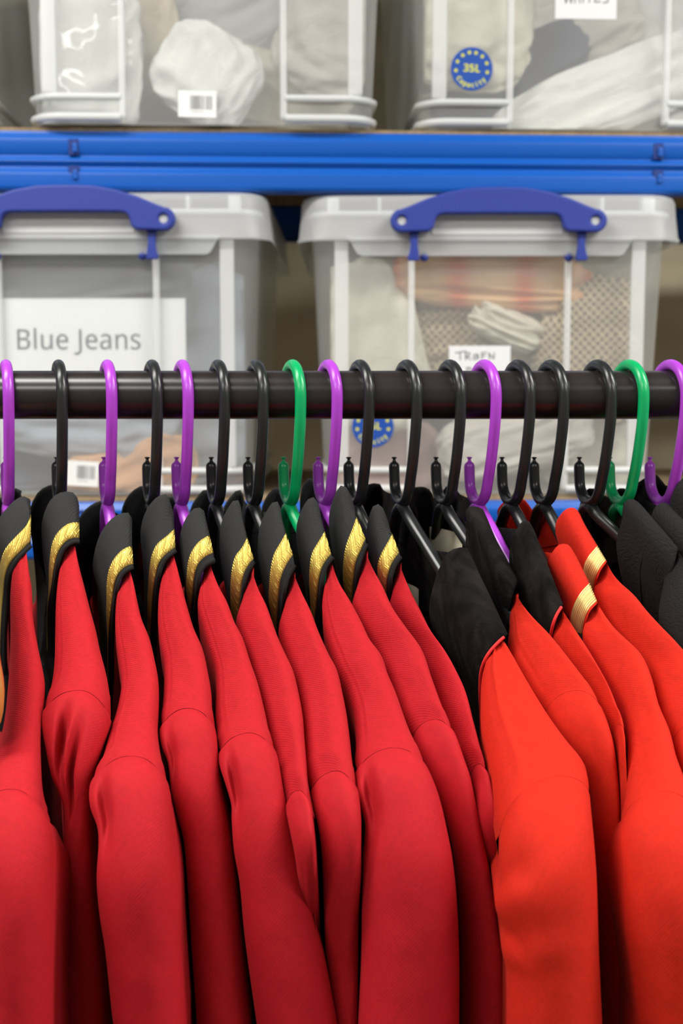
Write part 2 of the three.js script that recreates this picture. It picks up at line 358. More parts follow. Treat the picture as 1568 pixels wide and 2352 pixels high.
const capacity = canvasTex(512, 512, (c, w) => {
  const R = w / 2; c.fillStyle = '#0d4aa8'; c.fillRect(0, 0, w, w);
  c.fillStyle = '#e3e000';
  for (const a of [-102, -78, -52, -23, 9, -128, -157, 171]) {
    const x = R + Math.cos(a * Math.PI / 180) * R * 0.76, y = R + Math.sin(a * Math.PI / 180) * R * 0.76;
    c.beginPath(); for (let i = 0; i < 10; i++) { const r = i % 2 ? 14 : 31, t = -Math.PI / 2 + i * Math.PI / 5; c.lineTo(x + r * Math.cos(t), y + r * Math.sin(t)); } c.closePath(); c.fill();
  }
  c.font = 'bold 128px sans-serif'; c.textAlign = 'center'; c.textBaseline = 'middle';
  c.fillText('35L', R, R - 8);
  c.font = 'bold 82px sans-serif';
  const word = 'Capacity', ang = [54, 45, 36, 27, 17.5, 10.5, 4.5, -2];
  [...word].forEach((ch, i) => { const t = (90 + (i - 3.5) * -14.5) * Math.PI / 180; c.save(); c.translate(R + Math.cos(t) * R * 0.75, R + Math.sin(t) * R * 0.75); c.rotate(t - Math.PI / 2); c.fillText(ch, 0, 0); c.restore(); });
});
const disc = (r) => { const g = new THREE.CylinderGeometry(r, r, 0.0003, 48); g.rotateX(Math.PI / 2); g.rotateZ(0); const p = g.attributes.position, u = g.attributes.uv; for (let i = 0; i < p.count; i++) u.setXY(i, 0.5 + p.getX(i) / (2 * r), 0.5 + p.getY(i) / (2 * r)); return g; };
onBox(boxUR, 1083, 158, 0, 0, 0.0006, printMat(capacity), 'capacity_sticker', disc(0.0212)).rotation.z = -0.05;
onBox(boxLR, 856, 980, 0, 0, 0.0006, printMat(capacity), 'capacity_sticker', disc(0.0215));
const scrawl = (lines, draw) => canvasTex(512, 512 * draw, (c, w, h) => {
  c.fillStyle = '#e9ebec'; c.fillRect(0, 0, w, h);
  c.strokeStyle = '#23282c'; c.lineWidth = 8; c.lineCap = c.lineJoin = 'round';
  for (const l of lines) { c.beginPath(); l.forEach(([x, y], i) => (i ? c.lineTo(x, y) : c.moveTo(x, y))); c.stroke(); }
});
const whites = scrawl([[[70, 205], [88, 275], [112, 215], [130, 275], [150, 205]], [[165, 205], [162, 275]], [[205, 200], [202, 272]], [[162, 240], [205, 236]], [[232, 205], [230, 270]], [[255, 208], [318, 198]], [[286, 204], [282, 268]], [[372, 198], [330, 202], [328, 266], [374, 262]], [[329, 234], [364, 230]], [[440, 202], [404, 206], [402, 230], [438, 240], [436, 266], [398, 270]]], 0.75);
onBox(boxUR, 1346, -20, 0, 0, 0.0006, printMat(whites), 'handwritten_label', facePlane(0.0625, 0.054));
const brown = scrawl([[[55, 60], [140, 46]], [[92, 54], [96, 118]], [[138, 56], [140, 118]], [[138, 58], [172, 60], [170, 84], [140, 88], [184, 116]], [[204, 90], [216, 70], [234, 84], [226, 112], [208, 112], [204, 90]], [[240, 66], [246, 112]], [[272, 58], [276, 114]], [[272, 60], [312, 56]], [[274, 84], [304, 80]], [[332, 60], [338, 112]], [[332, 64], [372, 108], [376, 60]], [[150, 178], [156, 214]], [[154, 190], [176, 180], [188, 214]], [[204, 196], [220, 182], [232, 200], [218, 214], [204, 196]]], 0.62);
onBox(boxLR, 1101, 838, 0, 0, 0.0006, printMat(brown), 'handwritten_label', facePlane(0.0635, 0.0394));
{
  const jeans = canvasTex(1024, 512, (c, w, h) => {
    c.fillStyle = '#f1f2f1'; c.fillRect(0, 0, w, h);
    c.fillStyle = '#3c4852'; c.font = '144px sans-serif'; c.textAlign = 'left'; c.textBaseline = 'alphabetic';
    c.save(); c.translate(138, 262); c.scale(0.985, 1); c.fillText('Blue Jeans', 0, 0); c.restore();
  });
  const inv = at(200, 800, 1.4672), g = new THREE.BoxGeometry(0.202, 0.101, 0.0003);
  const m = mesh('paper_label', g, printMat(jeans));
  m.position.copy(inv); m.position.y -= 0.0; m.rotation.x = 0.04;
  tag(m, 'white paper printed Blue Jeans inside a clear storage box', 'paper');
}

// ---------------------------------------------------------------- clothes packed in the boxes
const cloth = (r, g, b, bump = FELT, bs = 0.0012) => phys({ color: col(r, g, b), roughness: 0.95, bumpMap: bump, bumpScale: bs });
const KNIT = rep(dataTex(256, (x, y) => { const a = Math.abs(Math.sin((x + y) * Math.PI * 6)), b = Math.abs(Math.sin((x - y) * Math.PI * 6)); return 0.15 + 0.85 * Math.max(1 - a * 1.5, 1 - b * 1.5, 0.0); }), 0.055);
const KNITC = rep(dataTex(256, (x, y) => { const a = Math.abs(Math.sin((x + y) * Math.PI * 6)), b = Math.abs(Math.sin((x - y) * Math.PI * 6)); const v = 0.5 + 0.5 * clamp(Math.max(1 - a * 1.4, 1 - b * 1.4) * 2.2, 0, 1); return [v, v * 0.985, v * 0.95]; }, true), 0.055);
const STRIPE = rep(dataTex(256, (x, y) => { const s = Math.exp(-(((x % 0.5) - 0.2) ** 2) / 0.006); return [0.97, 0.9 - 0.3 * s, 0.8 - 0.34 * s]; }, true), 0.14);
function garment(box, label, color, parts, group, seed) {
  // parts: [px, py, width px, height px, tilt degrees] of the lump's face; lumps lean on the front of the box
  const rows = [], [px, py, w, h, tilt, layer = 0] = parts, back = 0.046 * layer;
  const inv = box.matrixWorld.clone().invert(), o = V(0, EYE, 0).applyMatrix4(inv), d = at(px, py, 1).applyMatrix4(inv).sub(o);
  const zc = -0.052 - back, c = o.clone().addScaledVector(d, (zc - o.z) / d.z), sx = w * PXB * 0.53, sy = h * PXB * 0.53, sz = 0.016;
  const R = 40, C = 56, ca = Math.cos(tilt * Math.PI / 180), sa = Math.sin(tilt * Math.PI / 180);
  for (let i = 0; i <= R; i++) {
    const row = [], ph = -Math.PI / 2 + Math.PI * i / R;
    for (let j = 0; j < C; j++) {
      const th = j / C * Math.PI * 2, pw = (v, e) => Math.sign(v) * Math.pow(Math.abs(v), e);
      let x = pw(Math.cos(ph), 0.55) * pw(Math.cos(th), 0.6), z = pw(Math.cos(ph), 0.55) * pw(Math.sin(th), 0.6), y = pw(Math.sin(ph), 0.7);
      const n1 = 1 - Math.abs(perlin.noise(x * 1.3 + seed * 3.1, y * 2.4 + z * 0.8, z * 1.1 + seed)) * 2.6, n2 = perlin.noise(x * 3.1 + seed, y * 4.2 - x * 2, z * 3 + seed * 5);
      const k = 1 + 0.05 * n1 + 0.05 * n2;
      x *= sx * k; y *= sy * k; z = z * sz + 0.0065 * n1 * Math.cos(ph) + 0.003 * n2;
      const p = V(c.x + x * ca - y * sa, c.y + x * sa + y * ca, c.z + z);
      p.x = clamp(p.x, -0.163, 0.163); p.y = clamp(p.y, 0.0045, 0.285); p.z = clamp(p.z, -0.44, -0.027);
      row.push(p.applyMatrix4(box.matrixWorld));
    }
    rows.push(row);
  }
  const inB = (p) => p.clone().applyMatrix4(inv);
  const m = mesh('folded_garment', sheet(rows, { closed: true, uv: (i, jj) => { const p = inB(rows[i][jj % C]); return [p.x + 0.3 * p.z, p.y + 0.35 * p.z]; } }), color);
  return tag(m, label, 'clothes', group);
}
const cCream = cloth(0.74, 0.69, 0.57), cWhite = cloth(0.82, 0.81, 0.77), cGrey = cloth(0.5, 0.49, 0.48), cBeige = cloth(0.66, 0.56, 0.42), cTaupe = cloth(0.6, 0.55, 0.49), cNavy = cloth(0.08, 0.09, 0.14), cDenim = cloth(0.2, 0.23, 0.3), cDark = cloth(0.2, 0.21, 0.22), cPeach = cloth(0.7, 0.4, 0.22), cPink = cloth(0.62, 0.42, 0.38), cPale = cloth(0.42, 0.45, 0.5);
const cKnit = phys({ color: col(0.76, 0.63, 0.45), map: KNITC, roughness: 1, bumpMap: KNIT, bumpScale: 0.002 }), cStripe = phys({ color: col(0.76, 0.56, 0.37), map: STRIPE, roughness: 1 });
const inUL = 'clothes packed in the barcode box on the upper shelf', inUR = 'clothes packed in the WHITES box', inLL = 'clothes packed in the Blue Jeans box', inLR = 'clothes packed in the crochet box', inUX = 'clothes in the narrow-edged box';
garment(boxUL, 'cream cloth spread along the floor of the barcode box', cCream, [610, 215, 376, 171, -14, 1], inUL, 1);
garment(boxUL, 'pale grey cloth falling in a broad diagonal fold in the barcode box', cGrey, [560, 70, 376, 228, 24, 2], inUL, 2);
garment(boxUL, 'beige cloth hanging in a pointed fold in the barcode box', cBeige, [345, 80, 137, 285, 12, 1], inUL, 3);
garment(boxUL, 'white cloth with a stiff crease in the barcode box', cWhite, [475, 175, 194, 217, 58, 0], inUL, 4);
garment(boxUL, 'off-white cloth behind shiny film in the barcode box', cWhite, [195, 120, 239, 376, 0, 0], inUL, 5);
garment(boxUL, 'taupe cloth folded against the side of the barcode box', cTaupe, [760, 80, 217, 262, -25, 0], inUL, 6);
garment(boxUL, 'grey cloth bunched low behind the barcode sticker', cTaupe, [390, 250, 296, 125, 8, 2], inUL, 7);
garment(boxUR, 'cream cloth behind the round sticker in the WHITES box', cCream, [1080, 70, 262, 251, -6, 0], inUR, 8);
garment(boxUR, 'dark navy garment wedged diagonally in the WHITES box', cNavy, [1170, 185, 376, 137, 30, 1], inUR, 9);
garment(boxUR, 'white cloth swept diagonally across the WHITES box', cWhite, [1400, 225, 524, 171, 22, 0], inUR, 10);
garment(boxUR, 'warm grey cloth under the WHITES label', cTaupe, [1330, 60, 285, 194, 18, 2], inUR, 11);
garment(boxUR, 'off-white cloth on the floor of the WHITES box', cCream, [1090, 262, 285, 103, 0, 2], inUR, 12);
garment(boxLL, 'dark grey jeans folded at the top of the Blue Jeans box', cDark, [180, 650, 479, 194, 4, 0], inLL, 13);
garment(boxLL, 'grey-blue jeans folded mid-way down the Blue Jeans box', cPale, [180, 930, 433, 228, -5, 0], inLL, 14);
garment(boxLL, 'pale blue jeans standing against the side of the Blue Jeans box', cPale, [470, 860, 228, 479, 0, 1], inLL, 15);
garment(boxLL, 'orange-tan garment low in the Blue Jeans box', cPeach, [300, 1088, 296, 148, 14, 0], inLL, 16);
garment(boxLL, 'blue denim garment low in the Blue Jeans box', cDenim, [60, 1070, 262, 171, 0, 1], inLL, 17);
garment(boxLL, 'dusty pink garment low beside the orange-tan one', cPink, [470, 1085, 194, 125, -10, 2], inLL, 18);
garment(boxLR, 'peach striped cloth folded over the top of the crochet box', cStripe, [1130, 645, 433, 125, -4, 0], inLR, 19);
garment(boxLR, 'cream crochet garment with open mesh in the middle of the box', cKnit, [1060, 770, 376, 194, 8, 0.5], inLR, 20);
garment(boxLR, 'grey-cream crochet garment crumpled against the box side', cKnit, [1380, 800, 285, 308, -12, 0], inLR, 21);
garment(boxLR, 'pale cream cloth draped in loose folds in the crochet box', cCream, [842, 800, 239, 376, 14, 0], inLR, 22);
garment(boxLR, 'cream cotton strap folded over the crochet mesh', cCream, [1160, 750, 170, 80, -24, 0], inLR, 23);
garment(boxLR, 'grey cloth low in the middle of the crochet box', cTaupe, [1180, 1010, 342, 148, 12, 0], inLR, 24);
garment(boxLR, 'cream cloth low at the side of the crochet box', cCream, [1370, 1030, 262, 205, -8, 1], inLR, 25);
garment(boxLR, 'pinkish cloth low behind the round sticker of the crochet box', cPink, [880, 1060, 262, 194, 0, 1], inLR, 26);
garment(boxLR, 'dark grey cloth tucked under the crochet garments', cDark, [1010, 985, 171, 103, 0, 2], inLR, 27);
garment(boxUX, 'dull green-grey cloth in the narrow-edged box', cGrey, [-200, 130, 433, 296, 0, 0], inUX, 28);
garment(boxUL, 'cream bedding filling the back of the barcode box', cCream, [465, 130, 760, 330, 0, 3], inUL, 31);
garment(boxUR, 'pale cloth filling the back of the WHITES box', cWhite, [1357, 130, 760, 330, 0, 3], inUR, 32);
garment(boxLL, 'pale grey jeans filling the back of the Blue Jeans box', cPale, [181, 860, 720, 540, 0, 3], inLL, 33);
garment(boxLR, 'cream knitwear filling the back of the crochet box', cKnit, [1122, 870, 720, 520, 0, 3], inLR, 34);
{ // clear film over the off-white cloth
  const rows = [], inv = boxUL.matrixWorld;
  for (let i = 0; i <= 40; i++) { const row = []; for (let j = 0; j <= 30; j++) { const x = -0.155 + j / 30 * 0.085, y = 0.02 + i / 40 * 0.15; row.push(V(x, y, -0.0222 + perlin.noise(x * 34, y * 26, 3.3) * 0.0034 + perlin.noise(x * 80, y * 60, 8.3) * 0.001).applyMatrix4(inv)); } rows.push(row); }
  tag(mesh('plastic_film', sheet(rows), M.film), 'shiny clear plastic film wrapping off-white cloth in the barcode box', 'plastic film');
}

// ---------------------------------------------------------------- clothes rail
const RD = 0.95, RAIL = at(784, 907, RD), RR = 0.016;
const rack = base('clothes_rail', V(0, 0, RAIL.z));
tag(rack, 'black steel clothes rail the hangers are hooked over', 'clothes rail');
{
  const t = new THREE.CylinderGeometry(RR, RR, 1.8, 64, 1); t.rotateZ(Math.PI / 2); t.translate(0, RAIL.y, 0);
  mesh('rail', t, M.rail, rack);
  for (const s of [-1, 1]) {
    const p = new THREE.CylinderGeometry(0.015, 0.015, RAIL.y - 0.05, 32); p.translate(s * 0.885, (RAIL.y - 0.05) / 2 + 0.05, 0); mesh('post', p, M.rail, rack);
    const f = new THREE.CylinderGeometry(0.015, 0.015, 0.5, 24); f.rotateX(Math.PI / 2); f.translate(s * 0.885, 0.06, 0); mesh('foot', f, M.rail, rack);
    for (const z of [-0.22, 0.22]) { const c = new THREE.CylinderGeometry(0.023, 0.023, 0.02, 24); c.rotateZ(Math.PI / 2); c.translate(s * 0.885, 0.023, z); mesh('castor', c, M.hangBlack, rack); }
  }
}

// ---------------------------------------------------------------- hangers and jackets
const ANG = 16.5 * Math.PI / 180, ND = V(Math.sin(ANG), 0, Math.cos(ANG));   // the way the hangers point, towards the room
const poly = (a) => { const o = []; for (let i = 0; i < a.length; i += 2) o.push([a[i], a[i + 1]]); return o; };
function edgeAt(e, y) {            // x of an edge [x, y, x, y ...] at height y, smooth
  const p = e; let i = 0;
  if (y <= p[0][1]) return p[0][0] + (p[1][0] - p[0][0]) / (p[1][1] - p[0][1]) * (y - p[0][1]) * 0.6;
  while (i < p.length - 2 && p[i + 1][1] < y) i++;
  const [x1, y1] = p[i], [x2, y2] = p[i + 1], [x0, y0] = p[Math.max(i - 1, 0)], [x3, y3] = p[Math.min(i + 2, p.length - 1)];
  if (y > y2) return x2 + (x2 - x1) / (y2 - y1) * Math.min(y - y2, 400);
  const t = (y - y1) / (y2 - y1), m1 = (x2 - x0) / Math.max(y2 - y0, 1) * (y2 - y1), m2 = (x3 - x1) / Math.max(y3 - y1, 1) * (y2 - y1), t2 = t * t, t3 = t2 * t;
  return (2 * t3 - 3 * t2 + 1) * x1 + (t3 - 2 * t2 + t) * m1 + (-2 * t3 + 3 * t2) * x2 + (t3 - t2) * m2;
}
function resample(pl, n) {          // n points evenly along a polyline, smoothed
  const c = new THREE.CatmullRomCurve3(pl.map(([x, y]) => V(x, y, 0)), false, 'centripetal');
  return c.getSpacedPoints(n - 1).map((p) => [p.x, p.y]);
}
const depthOn = (y) => 0.893 - 0.0003 * (y - 1300);        // the slope all shoulders share
const ORD = ['first', 'second', 'third', 'fourth', 'fifth', 'sixth', 'seventh', 'eighth', 'ninth', 'tenth', 'eleventh', 'twelfth', 'thirteenth', 'fourteenth', 'fifteenth', 'sixteenth', 'seventeenth', 'eighteenth'];

// hangers: [stem x, colour]
const HANGERS = [[20, 'p'], [142, 'b'], [255, 'p'], [359, 'b'], [429, 'p'], [512, 'b'], [600, 'b'], [685, 'g'], [768, 'p'], [841, 'b'], [950, 'b'], [1050, 'b'], [1130, 'p'], [1208, 'b'], [1285, 'b'], [1393, 'b'], [1466, 'g'], [1562, 'p']];
function hangerFrame(k) {
  const u0 = 0.015, D = RD - u0 * ND.z, s = at(HANGERS[k][0], 1000, D);
  const o = V(s.x - u0 * ND.x, RAIL.y, RAIL.z);
  return { o, p: (u, v) => V(o.x + u * ND.x, o.y + v, o.z + u * ND.z) };
}

// jackets: l, r: edges of the shoulder and sleeve; s: height of the sleeve seam at its sides; c: collar outlines [top, braid top, braid bottom, lower edge], each from the nape round to the front
const J = [
  { kind: 'gold', s: 1872, l: [30, 1300, 24, 1369, 24, 1465, 19, 1576, 4, 1690, -30, 1770, -52, 1850, -60, 1950, -56, 2100, -50, 2352], r: [60, 1262, 67, 1315, 73, 1353, 76, 1417, 86, 1480, 101, 1554, 103, 1580, 96, 1640, 93, 1700, 96, 1800, 98, 1870, 109, 1900, 116, 1950, 120, 2100, 118, 2352],
    c: [[70, 1150, 56, 1144, 36, 1152, 19, 1168, 0, 1190, -12, 1230, -14, 1290, -6, 1350], [71, 1178, 62, 1203, 38, 1229, 13, 1257, 3, 1280, -4, 1320, -6, 1380], [71, 1244, 48, 1267, 25, 1292, 13, 1321, 8, 1369, 2, 1449], [71, 1257, 41, 1286, 29, 1308, 24, 1343, 20, 1400, 16, 1460]] },
  { kind: 'gold', s: 1642, seam: 1, l: [142, 1285, 134, 1331, 129, 1385, 127, 1465, 125, 1528, 119, 1576, 107, 1618, 98, 1656, 106, 1710, 119, 1785, 135, 1820, 147, 1860, 146, 1925, 140, 2025, 138, 2100, 140, 2352], r: [172, 1250, 176, 1275, 185, 1315, 195, 1353, 207, 1401, 220, 1449, 230, 1496, 246, 1560, 252, 1608, 248, 1660, 232, 1715, 216, 1775, 208, 1830, 206, 1900, 212, 2025, 224, 2150, 235, 2250, 240, 2352],
    folds: [[1725, -0.38, 70, 0.15, 0.014, 0.35], [1785, 0.02, 75, 0.16, 0.01, 0.5], [1760, -0.16, 60, 0.08, -0.003, 0.4]],
    c: [[182, 1162, 175, 1139, 156, 1133, 137, 1136, 118, 1149, 105, 1171, 96, 1200, 96, 1241, 100, 1289, 110, 1337], [182, 1198, 159, 1200, 134, 1219, 121, 1241, 115, 1270, 112, 1305, 111, 1353, 108, 1401], [182, 1237, 163, 1238, 143, 1254, 131, 1280, 124, 1311, 118, 1353, 110, 1394], [182, 1248, 169, 1248, 150, 1260, 137, 1286, 131, 1321, 127, 1369, 124, 1430]] },
  { kind: 'gold', s: 1800, seam: 1, l: [280, 1330, 269, 1369, 265, 1417, 266, 1465, 275, 1528, 279, 1567, 276, 1600, 266, 1645, 250, 1695, 235, 1750, 214, 1795, 211, 1850, 227, 1910, 223, 2020, 230, 2100, 242, 2175, 258, 2325, 262, 2352], r: [297, 1308, 306, 1337, 316, 1385, 326, 1426, 344, 1471, 354, 1512, 363, 1560, 365, 1608, 362, 1675, 367, 1725, 382, 1800, 395, 1900, 410, 2025, 417, 2175, 428, 2352],
    folds: [[1885, -0.7, 70, 0.13, 0.013, 0.12]],
    c: [[303, 1193, 296, 1182, 277, 1184, 255, 1197, 233, 1225, 220, 1257, 213, 1292, 215, 1321, 223, 1347], [303, 1252, 287, 1257, 268, 1273, 252, 1299, 245, 1331, 244, 1369, 244, 1417, 246, 1460], [306, 1297, 290, 1302, 271, 1321, 263, 1347, 258, 1385, 252, 1433, 249, 1480], [306, 1305, 287, 1315, 274, 1337, 268, 1369, 265, 1401, 262, 1450]] },
  { kind: 'gold', s: 1672, seam: 1, folds: [[1750, -0.76, 60, 0.13, 0.009, 0.1]], l: [380, 1298, 367, 1353, 363, 1401, 364, 1449, 371, 1496, 377, 1528, 376, 1592, 373, 1630, 370, 1680, 377, 1720, 388, 1750, 394, 1825, 407, 1875, 421, 1925, 430, 2025, 440, 2175, 452, 2352], r: [397, 1270, 407, 1305, 415, 1337, 427, 1385, 446, 1449, 466, 1496, 477, 1544, 485, 1592, 487, 1630, 492, 1690, 502, 1775, 515, 1850, 532, 1950, 542, 2050, 555, 2175, 575, 2352],
    c: [[399, 1180, 389, 1149, 383, 1139, 367, 1142, 348, 1158, 332, 1184, 323, 1216, 324, 1254, 328, 1292], [400, 1213, 383, 1229, 360, 1248, 349, 1270, 343, 1299, 340, 1337, 338, 1385], [403, 1259, 383, 1273, 367, 1292, 359, 1321, 352, 1363, 349, 1401, 347, 1440], [404, 1267, 383, 1283, 373, 1302, 365, 1337, 364, 1369, 360, 1420]] },
  { kind: 'gold', s: 1730, seam: 1, l: [466, 1320, 454, 1383, 456, 1408, 467, 1446, 479, 1488, 494, 1541, 496, 1594, 495, 1646, 500, 1699, 507, 1750, 522, 1805, 532, 1850, 532, 1880, 537, 1950, 550, 2025, 562, 2150, 590, 2352], r: [482, 1297, 502, 1348, 523, 1390, 540, 1436, 558, 1471, 575, 1523, 593, 1576, 610, 1646, 617, 1680, 631, 1735, 645, 1800, 665, 1875, 695, 2000, 720, 2100, 745, 2200, 775, 2352],
    folds: [[1815, -0.74, 65, 0.13, 0.012, 0.12]],
    c: [[472, 1190, 467, 1173, 449, 1171, 432, 1187, 418, 1215, 412, 1246, 414, 1278, 421, 1313], [481, 1227, 460, 1239, 444, 1257, 433, 1281, 428, 1317, 426, 1352, 430, 1383], [490, 1271, 470, 1281, 454, 1299, 447, 1327, 444, 1359, 439, 1401], [494, 1292, 474, 1302, 461, 1324, 456, 1355, 454, 1387, 450, 1420]] },
  { kind: 'gold', s: 1846, sback: 0.075, l: 4, l0: [568, 1330, 560, 1366, 556, 1408, 558, 1443], r: [576, 1304, 593, 1355, 614, 1401, 639, 1471, 661, 1520, 674, 1548, 684, 1587, 695, 1646, 699, 1699, 703, 1748, 709, 1835, 718, 1900, 725, 1965, 731, 2050, 737, 2150, 750, 2250, 760, 2352], l1: [657, 1850, 667, 1900, 682, 2000, 690, 2100, 700, 2250, 706, 2352],
    c: [[554, 1180, 551, 1155, 540, 1152, 523, 1173, 509, 1204, 504, 1246, 507, 1289, 514, 1324, 523, 1352], [567, 1232, 554, 1257, 540, 1274, 532, 1303, 528, 1341, 528, 1376, 529, 1401], [583, 1285, 568, 1306, 558, 1334, 554, 1366, 551, 1401, 546, 1450], [582, 1292, 568, 1317, 561, 1348, 558, 1383, 553, 1440]] },
  { kind: 'gold', s: 1815, l: 5, l0: [664, 1340, 655, 1394, 655, 1453, 660, 1488], r: [673, 1316, 695, 1369, 716, 1415, 733, 1460, 760, 1520, 775, 1548, 786, 1594, 796, 1646, 803, 1699, 808, 1748, 815, 1798, 822, 1850, 827, 1900, 829, 2000, 824, 2100, 821, 2352], l1: [714, 1812, 721, 1851, 732, 1893, 739, 1968, 744, 2100, 747, 2200, 752, 2352], sback: 0.03,
    c: [[645, 1183, 642, 1159, 631, 1155, 614, 1176, 600, 1204, 593, 1239, 592, 1281, 600, 1324, 610, 1355], [656, 1222, 642, 1246, 628, 1271, 621, 1303, 617, 1341, 616, 1383, 624, 1425], [673, 1276, 658, 1299, 647, 1324, 642, 1355, 639, 1394, 635, 1460], [677, 1306, 667, 1324, 660, 1348, 654, 1387, 650, 1450]] },
  { kind: 'gold', s: 1775, seam: 1, l: [748, 1330, 740, 1383, 741, 1422, 745, 1453, 754, 1488, 772, 1541, 794, 1583, 810, 1629, 816, 1681, 817, 1748, 820, 1808, 828, 1851, 838, 1889, 836, 1936, 832, 1968, 831, 2075, 829, 2200, 822, 2352], r: [761, 1294, 779, 1341, 803, 1383, 831, 1436, 852, 1481, 878, 1517, 891, 1555, 909, 1597, 926, 1646, 942, 1690, 962, 1735, 982, 1785, 1004, 1835, 1024, 1900, 1039, 1975, 1049, 2075, 1054, 2200, 1054, 2352],
    folds: [[1855, -0.74, 75, 0.12, 0.014, 0.1]],
    c: [[737, 1187, 728, 1152, 717, 1145, 705, 1155, 691, 1180, 682, 1208, 682, 1246, 691, 1289, 702, 1331, 710, 1355], [745, 1218, 730, 1243, 716, 1267, 710, 1303, 709, 1341, 712, 1383], [761, 1274, 745, 1296, 735, 1324, 730, 1359, 726, 1401, 723, 1432], [765, 1282, 751, 1299, 744, 1324, 740, 1366, 740, 1401, 736, 1440]] },
  { kind: 'gold', s: 1690, l: 7, l0: [830, 1300, 823, 1348, 822, 1387, 825, 1415], r: [838, 1266, 856, 1310, 881, 1358, 905, 1410, 940, 1462, 972, 1508, 992, 1567, 1017, 1636, 1036, 1680, 1061, 1745, 1079, 1790, 1099, 1875, 1114, 1950, 1129, 2025, 1144, 2125, 1155, 2200, 1161, 2352],
    c: [[817, 1180, 803, 1134, 789, 1117, 779, 1124, 765, 1152, 756, 1187, 758, 1225, 768, 1278, 782, 1327], [818, 1185, 807, 1215, 795, 1246, 789, 1274, 786, 1310, 788, 1348, 795, 1373], [840, 1239, 830, 1264, 819, 1289, 814, 1320, 811, 1359, 810, 1394], [841, 1253, 833, 1274, 826, 1299, 822, 1341, 819, 1400]] },
  { kind: 'gold', s: 1780, back: 0.012, sback: 0.075, l: 8, l0: [908, 1315, 901, 1366, 903, 1400], r: [915, 1292, 942, 1361, 969, 1416, 992, 1462, 1024, 1508, 1047, 1549, 1070, 1599, 1088, 1668, 1104, 1730, 1129, 1825, 1143, 1925, 1148, 2025, 1152, 2125, 1160, 2352], l1: [1085, 1800, 1093, 1900, 1103, 2000, 1112, 2150, 1120, 2352],
    c: [[898, 1225, 888, 1190, 877, 1166, 863, 1162, 849, 1190, 844, 1225, 849, 1260, 859, 1296], [900, 1224, 888, 1246, 874, 1271, 866, 1296, 866, 1320, 868, 1350], [917, 1271, 902, 1292, 893, 1317, 889, 1341, 888, 1365], [921, 1282, 909, 1299, 900, 1327, 899, 1366, 896, 1410]] },
  { kind: 'velvet', s: 1868, soft: 1, l: [1118, 1510, 1106, 1560, 1103, 1620, 1104, 1680, 1114, 1725, 1133, 1825, 1144, 1880, 1147, 1975, 1136, 2025, 1138, 2055, 1152, 2115, 1151, 2165, 1163, 2220, 1164, 2352], r: [1158, 1474, 1180, 1512, 1212, 1572, 1244, 1627, 1276, 1682, 1314, 1745, 1352, 1806, 1358, 1840, 1361, 1900, 1369, 2050, 1374, 2200, 1381, 2352],
    q0: -0.45, slant: 0.55, folds: [[2025, -0.8, 55, 0.3, -0.002, -0.6], [1985, -0.75, 40, 0.25, 0.003, -0.6], [2130, -0.85, 45, 0.2, 0.003, -0.5]], crease: -0.5,
    c: [[1083, 1279, 1075, 1263, 1051, 1263, 1029, 1274, 1010, 1311, 997, 1348, 987, 1398, 992, 1439, 1015, 1471, 1042, 1535, 1065, 1590], null, null, [1166, 1456, 1143, 1476, 1120, 1503, 1106, 1535, 1102, 1577, 1104, 1645, 1105, 1691]] },
  { kind: 'velvet', s: 1635, soft: 1, seam: 1, l: 10, l0: [1176, 1390, 1170, 1420, 1173, 1453, 1180, 1490], r: [1184, 1364, 1198, 1389, 1239, 1444, 1280, 1494, 1322, 1549, 1358, 1599, 1377, 1632, 1396, 1677, 1411, 1732, 1421, 1825, 1424, 1925, 1432, 2050, 1447, 2175, 1464, 2352],
    c: [[1120, 1206, 1111, 1174, 1088, 1167, 1072, 1173, 1074, 1206, 1072, 1242, 1078, 1290, 1090, 1340], null, null, [1190, 1332, 1178, 1365, 1170, 1400, 1167, 1444, 1166, 1480]] },
  { kind: 'velvet', s: 1690, soft: 1, l: 11, l0: [1276, 1420, 1270, 1440, 1272, 1470], r: [1284, 1400, 1299, 1416, 1335, 1476, 1367, 1531, 1399, 1590, 1418, 1636, 1431, 1673, 1435, 1737, 1438, 1800, 1440, 1900, 1448, 2050, 1462, 2175, 1480, 2352],
    c: [[1228, 1222, 1216, 1201, 1203, 1201, 1189, 1219, 1177, 1247, 1172, 1290, 1180, 1340, 1195, 1390], null, null, [1293, 1388, 1278, 1412, 1268, 1440, 1262, 1480, 1260, 1520]] },
  { kind: 'red', s: 1876, soft: 1, l: [1346, 1420, 1338, 1462, 1362, 1508, 1390, 1554, 1417, 1599, 1437, 1645, 1442, 1700, 1441, 1750, 1437, 1830, 1433, 1880, 1427, 1915, 1429, 2000, 1434, 2125, 1449, 2225, 1466, 2352], r: [1371, 1384, 1390, 1416, 1418, 1456, 1441, 1482, 1475, 1517, 1496, 1563, 1513, 1627, 1538, 1688, 1554, 1750, 1572, 1800, 1592, 1870, 1602, 1950, 1612, 2100, 1622, 2352],
    c: [[1324, 1280, 1314, 1263, 1306, 1255, 1286, 1255, 1272, 1270, 1260, 1290, 1262, 1310, 1279, 1347, 1297, 1384, 1303, 1410], [1353, 1337, 1333, 1359, 1316, 1389, 1309, 1416, 1309, 1440], [1371, 1382, 1353, 1401, 1343, 1426, 1337, 1471], [1372, 1385, 1355, 1405, 1345, 1430, 1339, 1475]] },
  { kind: 'red', s: 1700, soft: 1, l: 13, l0: [1366, 1330, 1364, 1364, 1368, 1385], r: [1391, 1290, 1408, 1322, 1427, 1347, 1460, 1384, 1489, 1421, 1526, 1461, 1556, 1493, 1610, 1560, 1650, 1640, 1672, 1720, 1690, 1850, 1702, 2000, 1712, 2352],
